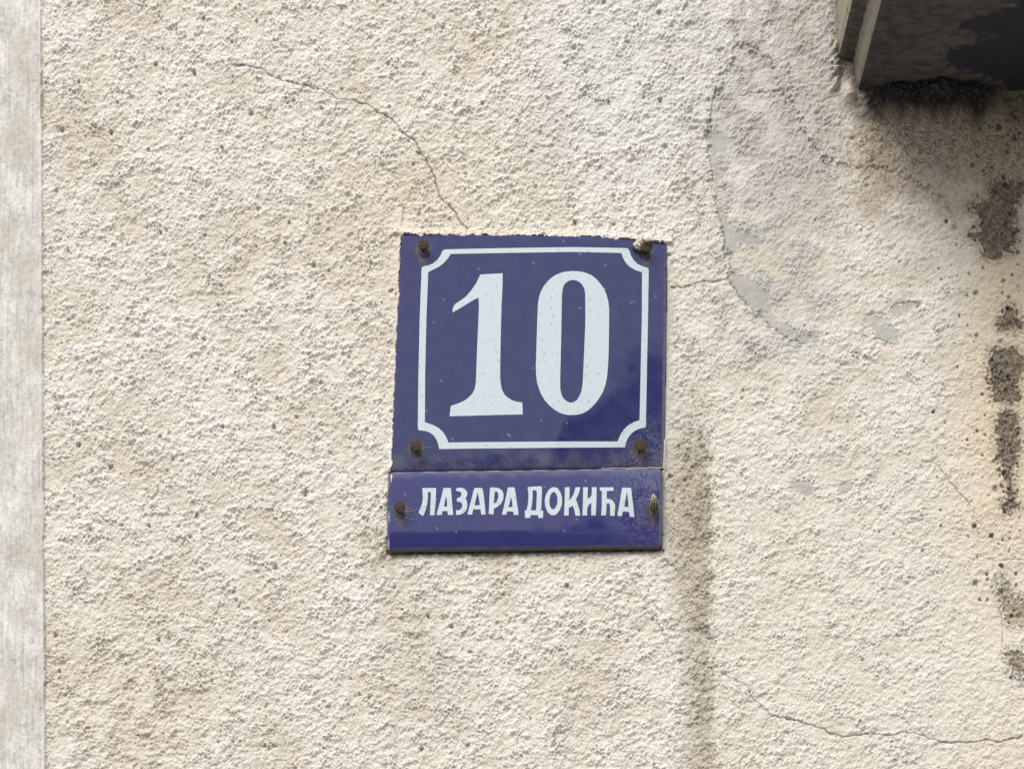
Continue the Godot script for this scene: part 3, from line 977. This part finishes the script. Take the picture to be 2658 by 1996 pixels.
func plate_sheet(which: int, m: Material, parent: Node, nails: Array) -> void:
	var wmm := 200.0
	var hmm := 175.0 if which == 0 else 58.0
	var nu := int(wmm / 1.0)
	var nv := int(hmm / 1.0)
	var v := PackedVector3Array()
	var nn := PackedVector3Array()
	var c := PackedColorArray()
	var ix := PackedInt32Array()
	var skirt := 2
	var mu := nu + 1 + skirt * 2
	var mv := nv + 1 + skirt * 2
	var rad := 9.0
	for j in mv:
		var jj := clampi(j - skirt, 0, nv)
		var deep := maxi(skirt - j, j - skirt - nv)
		for i in mu:
			var ii := clampi(i - skirt, 0, nu)
			var down := maxi(deep, maxi(skirt - i, i - skirt - nu))
			var fu := float(ii) / nu
			var fv := float(jj) / nv
			var sx := 0.0
			var sy := 0.0
			if which == 0:
				sy = lerpf(610.0, 1223.0, fv)
				sx = lerpf(up_l(sy), up_r(sy), fu)
				sy = lerpf(up_t(sx), up_b(sx), fv)
			else:
				sy = lerpf(1225.0, 1428.0, fv)
				sx = lerpf(lo_l(sy), lo_r(sy), fu)
				sy = lerpf(lo_t(sx), lo_b(sx), fv)
			# round the corners
			var eu := minf(fu, 1.0 - fu) * wmm / (K * 1000.0)
			var ev := minf(fv, 1.0 - fv) * hmm / (K * 1000.0)
			if eu < rad and ev < rad:
				var q := Vector2(rad - eu, rad - ev)
				if q.length() > rad:
					var w := q.normalized() * rad
					sx += (q.x - w.x) * (1.0 if fu < 0.5 else -1.0)
					sy += (q.y - w.y) * (1.0 if fv < 0.5 else -1.0)
			var edge := minf(eu, ev)
			var z := plate_z(which, sx, sy)
			z -= 0.7 * pow(clampf(1.0 - edge / 5.0, 0.0, 1.0), 2.0)
			if down == 2:
				z = -4.0 if which == 0 else -0.4
			elif down == 1:
				z -= 0.5
				sx += 0.8 * signf(fu - 0.5) * float(i < skirt or i > skirt + nu)
			v.append(at(sx, sy, z))
			nn.append(Vector3.ZERO)
			# enamel, with grime, dust and chips
			var mid := n_soft.get_noise_2d(sx * 0.02 + 80.0, sy * 0.02)
			var fine := n_fine.get_noise_2d(sx * 0.10, sy * 0.10 + 33.0)
			var streak := n_fine.get_noise_2d(sx * 0.11, sy * 0.018)
			var col := Color(0.027, 0.031, 0.108) if which == 0 else Color(0.032, 0.033, 0.132)
			col = col.lerp(Color(0.055, 0.065, 0.165), clampf(0.15 * mid, 0.0, 0.15))
			var dust := Color(0.22, 0.22, 0.27)
			if which == 0:
				# dull dusty film along the lower edge and in the lower right corner
				var low := smoothstep(1165.0, 1222.0, sy + 16.0 * mid)
				col = col.lerp(Color(0.125, 0.12, 0.125), low * clampf(0.30 + 0.3 * fine + 0.15 * mid, 0.0, 0.5))
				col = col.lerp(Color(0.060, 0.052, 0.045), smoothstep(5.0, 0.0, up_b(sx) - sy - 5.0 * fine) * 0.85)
				var cor := smoothstep(150.0, 20.0, Vector2(sx, sy).distance_to(Vector2(1700, 1180)))
				col = col.lerp(dust, cor * clampf(0.14 + 0.35 * fine + 0.12 * mid, 0.0, 0.4))
				col = col.lerp(Color(0.16, 0.15, 0.16), smoothstep(7.0, 2.0, up_r(sy) - sx + 4.0 * fine) * 0.5)
			else:
				var cor := smoothstep(200.0, 40.0, Vector2(sx, sy).distance_to(Vector2(1700, 1290)))
				col = col.lerp(dust, cor * clampf(0.12 + 0.35 * fine + 0.14 * mid, 0.0, 0.4))
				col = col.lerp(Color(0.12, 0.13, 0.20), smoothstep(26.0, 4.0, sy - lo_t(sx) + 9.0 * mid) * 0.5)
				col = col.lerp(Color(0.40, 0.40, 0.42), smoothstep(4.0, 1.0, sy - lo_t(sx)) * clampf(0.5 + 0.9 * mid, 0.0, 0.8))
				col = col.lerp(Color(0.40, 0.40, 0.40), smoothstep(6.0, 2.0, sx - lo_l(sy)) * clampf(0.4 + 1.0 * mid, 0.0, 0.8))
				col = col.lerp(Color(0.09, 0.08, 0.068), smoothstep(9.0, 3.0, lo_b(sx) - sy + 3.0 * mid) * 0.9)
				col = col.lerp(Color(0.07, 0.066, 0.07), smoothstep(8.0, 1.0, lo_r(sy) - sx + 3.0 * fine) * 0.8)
			if n_grit.get_noise_2d(sx * 0.31, sy * 0.31) > 0.90 and mid > 0.15 and fine > 0.2:
				col = col.lerp(Color(0.40, 0.42, 0.47), 0.55)
			for nail in nails:
				var dd := Vector2(sx - nail.x, sy - nail.y - 12.0)
				var ring := smoothstep(27.0, 14.0, dd.length() + 6.0 * fine)
				var run := smoothstep(13.0, 4.0, absf(dd.x) + 4.0 * fine) * smoothstep(62.0, 14.0, dd.y) * float(dd.y > 0.0)
				col = col.lerp(Color(0.10, 0.085, 0.070), clampf(maxf(0.75 * ring, run * (0.65 + 0.5 * streak)), 0.0, 0.9))
			if down > 0:
				col = Color(0.075, 0.068, 0.060)
			c.append(col)
	for j in mv - 1:
		for i in mu - 1:
			var a := j * mu + i
			ix.append_array([a, a + 1, a + mu + 1, a, a + mu + 1, a + mu])
	add_normals(v, nn, ix)
	mesh_node("plate", v, nn, c, ix, m, parent)


func nail(which: int, sx: float, sy: float, size: float, tilt: Vector2, s: int, m: Material, parent: Node) -> void:
	var by := sy + 12.0
	var base := at(sx, by, plate_z(which, sx, by))
	var prof := PackedVector2Array([Vector2(1.75, -2.5), Vector2(1.7, 3.0), Vector2(1.9, 5.9), Vector2(3.6, 6.5), Vector2(4.1, 6.7), Vector2(4.25, 7.1), Vector2(4.2, 7.9), Vector2(3.9, 8.3), Vector2(2.4, 8.5), Vector2(0.0, 8.6)])
	var axis := Vector3(tilt.x, tilt.y, 1.0).normalized()
	var ux := Vector3(0, 1, 0).cross(axis).normalized()
	var uy := axis.cross(ux)
	var v := PackedVector3Array()
	var nn := PackedVector3Array()
	var ix := PackedInt32Array()
	var sides := 28
	for r in prof.size():
		for k in sides + 1:
			var t := TAU * (k % sides) / sides
			var wob := 1.0 + 0.07 * n_soft.get_noise_3d(cos(t) * 0.8 + s, sin(t) * 0.8, prof[r].y * 0.12) + 0.03 * n_fine.get_noise_3d(cos(t) * 2.5, sin(t) * 2.5 + s, prof[r].y * 0.5)
			var rr := prof[r].x * size * wob
			var zz := prof[r].y * size * (1.0 + 0.05 * n_soft.get_noise_2d(cos(t) * rr * 0.4 + s, sin(t) * rr * 0.4))
			v.append(base + (ux * cos(t) * rr + uy * sin(t) * rr + axis * zz) * 0.001)
			nn.append(Vector3.ZERO)
	for r in prof.size() - 1:
		for k in sides:
			var a := r * (sides + 1) + k
			ix.append_array([a, a + sides + 1, a + 1, a + 1, a + sides + 1, a + sides + 2])
	add_normals(v, nn, ix)
	mesh_node("nail", v, nn, PackedColorArray(), ix, m, parent)


func rust() -> StandardMaterial3D:
	var m := mat(Color(1, 1, 1), 0.8)
	m.albedo_texture = noise_tex(0.03, 91, Color(0.19, 0.165, 0.15), Color(0.33, 0.285, 0.25), 0.3, 0.75)
	m.uv1_triplanar = true
	m.uv1_world_triplanar = true
	m.uv1_scale = Vector3(40, 40, 40)
	m.heightmap_enabled = true
	m.heightmap_texture = noise_tex(0.06, 92, Color.BLACK, Color.WHITE)
	m.heightmap_scale = 0.03
	m.metallic_specular = 0.3
	return m


func white_enamel() -> StandardMaterial3D:
	var m := enamel(Color(0.50, 0.575, 0.61))
	m.albedo_texture = noise_tex(0.05, 55, Color(0.84, 0.84, 0.82), Color(1, 1, 1), 0.14, 0.27)
	return m


func build_number_plate() -> void:
	var root := thing("house_number_plate", "dark blue enamel plate with white number 10 inside a white notched border", "sign")
	var blue := enamel(Color(1, 1, 1))
	blue.vertex_color_use_as_albedo = true
	var white := white_enamel()
	var nails := [Vector2(1098, 639), Vector2(1676, 643), Vector2(1079, 1159), Vector2(1661, 1159)]
	plate_sheet(0, blue, root, nails)
	var z := 0.36166
	var outer := rounded(pts([482, 198, 900, 191, 1400, 183, 1792, 188, 1807, 205, 1818, 240, 1838, 275, 1866, 302, 1900, 318, 1940, 330, 1946, 345, 1940, 700, 1934, 1000, 1925, 1474, 1890, 1481, 1855, 1494, 1825, 1515, 1800, 1545, 1783, 1580, 1775, 1618, 1300, 1622, 900, 1626, 442, 1630, 436, 1600, 424, 1565, 404, 1535, 374, 1512, 340, 1500, 294, 1496, 288, 1480, 293, 1100, 302, 700, 316, 330, 330, 319, 360, 314, 396, 300, 430, 272, 452, 240, 464, 210], 980, 580, z), 3.0)
	var inner := rounded(pts([526, 231, 900, 226, 1400, 218, 1749, 224, 1760, 255, 1778, 290, 1806, 322, 1848, 346, 1898, 363, 1896, 700, 1889, 1000, 1880, 1424, 1840, 1437, 1800, 1460, 1768, 1490, 1744, 1525, 1722, 1576, 1300, 1578, 900, 1581, 508, 1584, 494, 1548, 470, 1510, 438, 1480, 396, 1458, 339, 1438, 341, 1100, 350, 700, 363, 362, 404, 342, 446, 320, 480, 292, 505, 262], 980, 580, z), 3.0)
	var frame := domed_shape("border", outer, [inner], 0, 0.14, 30.0, white, root)
	frame.set_meta("label", "white border line with notched corners")
	var d := 0.24083
	var one := rounded(pts([360, 75, 600, 62, 598, 200, 588, 400, 580, 700, 574, 1000, 573, 1180, 580, 1260, 594, 1320, 620, 1370, 655, 1402, 700, 1430, 750, 1447, 812, 1455, 817, 1583, 600, 1587, 300, 1595, 28, 1600, 40, 1490, 90, 1474, 130, 1460, 175, 1440, 212, 1418, 245, 1390, 275, 1356, 296, 1315, 306, 1275, 313, 1200, 318, 1080, 325, 850, 340, 550, 344, 420, 340, 325, 280, 355, 190, 410, 120, 452, 60, 487, 62, 440, 85, 395, 140, 360, 195, 322, 250, 262, 310, 178], 1160, 700, d), 2.0)
	domed_shape("numeral", one, [], 0, 0.16, 26.0, white, root)
	var zero := rounded(pts([430, 37, 500, 40, 570, 52, 640, 80, 690, 118, 735, 168, 775, 225, 805, 290, 826, 370, 834, 450, 833, 600, 829, 900, 822, 1050, 812, 1170, 795, 1260, 768, 1335, 732, 1400, 690, 1458, 640, 1510, 590, 1550, 540, 1574, 485, 1586, 440, 1589, 390, 1588, 335, 1577, 285, 1557, 235, 1525, 185, 1482, 145, 1438, 105, 1375, 78, 1310, 57, 1240, 46, 1150, 44, 1050, 52, 800, 60, 550, 68, 380, 80, 315, 102, 250, 135, 193, 175, 145, 220, 105, 270, 74, 340, 48], 1380, 700, d), 2.0)
	var eye := rounded(pts([435, 133, 475, 138, 512, 156, 545, 188, 566, 225, 575, 275, 578, 400, 577, 600, 569, 800, 558, 1050, 548, 1250, 538, 1320, 515, 1385, 485, 1430, 448, 1453, 410, 1457, 372, 1440, 340, 1408, 318, 1365, 307, 1310, 306, 1200, 311, 1000, 318, 700, 322, 450, 325, 300, 334, 225, 352, 180, 390, 147], 1380, 700, d), 2.0)
	domed_shape("numeral", zero, [eye], 0, 0.16, 26.0, white, root)
	var rm := rust()
	nail(0, 1098, 639, 0.98, Vector2(0.05, 0.10), 1, rm, root)
	nail(0, 1676, 643, 1.02, Vector2(0.10, 0.06), 2, rm, root)
	nail(0, 1079, 1159, 1.05, Vector2(-0.03, 0.08), 3, rm, root)
	nail(0, 1661, 1159, 1.12, Vector2(0.04, 0.12), 4, rm, root)
	var crumb := mat(Color(0.60, 0.53, 0.40), 0.95)
	var o := lump("mortar_crumb", at(1657, 644, 7.0), Vector3(0.0030, 0.0034, 0.0030), 0.55, 9, crumb, root)
	o.set_meta("label", "cream mortar crumb stuck to the upper right nail")
	o = lump("mortar_crumb", at(1679, 640, 13.6), Vector3(0.0024, 0.0013, 0.0010), 0.5, 14, crumb, root)
	o.set_meta("label", "cream paint crust on the head of the upper right nail")


func build_name_plate() -> void:
	var root := thing("street_name_plate", "narrow blue enamel plate with white Cyrillic lettering below the number plate", "sign")
	var blue := enamel(Color(1, 1, 1))
	blue.vertex_color_use_as_albedo = true
	var white := white_enamel()
	plate_sheet(1, blue, root, [Vector2(1038, 1320), Vector2(1695, 1318)])
	var a := 0.12658
	var b := 0.14014
	var first := [
		[[125, 110, 410, 108, 408, 200, 398, 400, 380, 600, 375, 668, 285, 668, 292, 500, 300, 300, 303, 190, 240, 195, 242, 300, 228, 420, 200, 540, 160, 650, 135, 684, 48, 612, 80, 540, 125, 420, 138, 320, 132, 200], []],
		[[560, 108, 712, 108, 722, 220, 735, 400, 755, 600, 760, 660, 655, 660, 640, 580, 540, 582, 525, 660, 418, 660, 440, 570, 490, 400, 530, 240], [612, 285, 630, 340, 637, 490, 570, 490, 590, 380]],
		[[812, 120, 880, 103, 950, 105, 1010, 140, 1050, 200, 1045, 260, 1015, 320, 1040, 380, 1050, 460, 1035, 550, 990, 610, 920, 650, 850, 662, 818, 655, 820, 555, 860, 570, 910, 550, 945, 500, 945, 440, 915, 400, 835, 388, 838, 315, 890, 305, 925, 260, 928, 215, 900, 182, 830, 175], []],
		[[1200, 108, 1345, 108, 1365, 140, 1390, 300, 1410, 500, 1425, 650, 1335, 655, 1318, 545, 1170, 545, 1145, 655, 1050, 650, 1090, 500, 1140, 310, 1180, 160], [1262, 195, 1285, 320, 1308, 462, 1195, 465, 1230, 320]],
		[[1515, 100, 1620, 98, 1710, 120, 1770, 170, 1792, 240, 1785, 340, 1740, 430, 1660, 500, 1590, 535, 1585, 650, 1487, 640, 1495, 500, 1502, 300], [1610, 185, 1655, 180, 1680, 220, 1685, 300, 1660, 370, 1620, 425, 1592, 425, 1600, 300]],
		[[1880, 95, 2015, 95, 2030, 160, 2060, 380, 2090, 560, 2097, 660, 2005, 665, 1990, 595, 1870, 585, 1845, 655, 1755, 655, 1800, 480, 1850, 250], [1945, 280, 1965, 380, 1978, 500, 1888, 503, 1920, 400]],
	]
	var second := [
		[[137, 85, 200, 75, 390, 66, 402, 90, 398, 250, 385, 515, 425, 522, 420, 645, 400, 655, 335, 650, 328, 600, 190, 600, 185, 650, 90, 655, 82, 515, 115, 512, 140, 410, 152, 280, 150, 180], [228, 138, 280, 140, 308, 165, 302, 350, 295, 510, 195, 512, 215, 410, 228, 300]],
		[[620, 80, 690, 100, 745, 180, 775, 290, 772, 400, 735, 500, 670, 585, 625, 605, 570, 600, 510, 550, 465, 450, 450, 340, 470, 230, 520, 140, 570, 95], [625, 168, 660, 195, 685, 260, 690, 340, 675, 420, 640, 480, 605, 495, 570, 475, 542, 410, 538, 330, 555, 240, 590, 185]],
		[[825, 85, 912, 83, 910, 250, 908, 320, 945, 285, 985, 220, 1010, 140, 1020, 85, 1110, 83, 1095, 160, 1060, 250, 1030, 310, 1060, 390, 1095, 500, 1110, 610, 1022, 612, 1000, 500, 970, 425, 935, 450, 898, 465, 897, 608, 812, 605, 820, 400, 825, 200], []],
		[[1163, 85, 1250, 83, 1248, 200, 1245, 298, 1285, 280, 1320, 235, 1325, 150, 1322, 85, 1412, 83, 1410, 300, 1405, 450, 1395, 605, 1312, 605, 1315, 480, 1315, 375, 1270, 405, 1240, 470, 1235, 605, 1150, 605, 1158, 400, 1163, 200], []],
		[[1467, 88, 1727, 85, 1725, 148, 1600, 155, 1600, 300, 1650, 302, 1710, 330, 1755, 400, 1755, 500, 1745, 612, 1663, 612, 1665, 480, 1655, 395, 1630, 375, 1597, 392, 1592, 500, 1582, 605, 1498, 605, 1508, 450, 1510, 160, 1475, 140], []],
		[[1882, 92, 2050, 97, 2065, 230, 2090, 420, 2112, 635, 2025, 632, 2012, 540, 1900, 530, 1880, 620, 1795, 610, 1820, 480, 1855, 280], [1975, 160, 1990, 280, 2005, 455, 1925, 445, 1948, 300]],
	]
	for g in first:
		letter(pts(g[0], 1080, 1260, a), pts(g[1], 1080, 1260, a), white, root)
	for g in second:
		letter(pts(g[0], 1350, 1260, b), pts(g[1], 1350, 1260, b), white, root)
	var rm := rust()
	nail(1, 1038, 1320, 1.02, Vector2(-0.02, 0.05), 5, rm, root)
	nail(1, 1695, 1318, 0.85, Vector2(0.03, 0.05), 6, rm, root)


func letter(outer: PackedVector2Array, hole: PackedVector2Array, m: Material, parent: Node) -> void:
	var holes := []
	if hole.size() > 2:
		holes.append(rounded(hole, 1.6))
	domed_shape("letter", rounded(outer, 2.0), holes, 1, 0.13, 14.0, m, parent)


# ==================================================================== small things
func build_small_things() -> void:
	# dried husk caught on the right nail of the lower plate
	var husk := thing("dried_husk", "pale dried husk with thin legs caught on right nail of name plate", "husk")
	var hm := mat(Color(0.36, 0.29, 0.19), 0.9)
	lump("body", at(1694, 1310, 15.5), Vector3(0.0018, 0.0024, 0.0015), 0.5, 21, hm, husk)
	for k in 4:
		var st := SurfaceTool.new()
		st.begin(Mesh.PRIMITIVE_TRIANGLES)
		var x := 1690.0 + k * 4.0
		tube(st, PackedVector3Array([at(x, 1314, 15.0), at(x + (k - 1.5) * 2.5, 1323, 15.8), at(x + (k - 1.4) * 3.5, 1333, 14.0)]), 0.00034, 0.00018)
		st_node("leg", st, hm, husk)

	# thin light bead of old paint in the joint and up the right edge
	var bead := SurfaceTool.new()
	bead.begin(Mesh.PRIMITIVE_TRIANGLES)
	var path := PackedVector3Array()
	for k in 26:
		var t := k / 25.0
		var sx := lerpf(1560.0, 1716.0, t)
		path.append(at(sx, up_b(sx) + 1.5 + 1.2 * n_soft.get_noise_2d(sx * 0.05, 3.0), 4.0))
	for k in 16:
		var t := k / 15.0
		var ang := t * PI * 0.5
		path.append(at(1716.0 + 9.0 * sin(ang), up_b(1716.0) + 1.5 - 9.0 * (1.0 - cos(ang)) - 130.0 * maxf(0.0, t - 0.5), 3.4))
	tube(bead, path, 0.00022, 0.0005, 6)
	var bo := st_node("paint_bead", bead, mat(Color(0.55, 0.51, 0.42), 0.8), self)
	bo.set_meta("label", "thin pale bead of old paint in the joint between both plates at right")
	bo.set_meta("category", "paint bead")

	# cobweb threads round the lower right nails
	var web := SurfaceTool.new()
	web.begin(Mesh.PRIMITIVE_TRIANGLES)
	var r2 := RandomNumberGenerator.new()
	r2.seed = 99
	var hubs := [[Vector2(1661, 1160), 0, 8], [Vector2(1695, 1312), 1, 8], [Vector2(1038, 1330), 1, 5], [Vector2(1079, 1172), 0, 3]]
	for hub in hubs:
		for k in hub[2]:
			var c: Vector2 = hub[0] + Vector2(r2.randfn(0.0, 9.0), r2.randfn(4.0, 9.0))
			var e: Vector2 = c + Vector2(r2.randfn(0.0, 26.0), r2.randfn(8.0, 22.0))
			var p := PackedVector3Array()
			for s in 7:
				var t := s / 6.0
				var q := c.lerp(e, t)
				var zz := plate_z(hub[1], q.x, q.y) + lerpf(3.5, 0.2, t) - 1.0 * sin(PI * t)
				p.append(at(q.x + 2.0 * sin(TAU * t), q.y + 3.0 * sin(PI * t), zz))
			tube(web, p, 0.00010, 0.00006, 4)
	var wo := st_node("cobweb", web, mat(Color(0.42, 0.42, 0.42), 0.8), self)
	wo.set_meta("label", "thin grey cobweb threads around the nails of both plates")
	wo.set_meta("category", "cobweb")
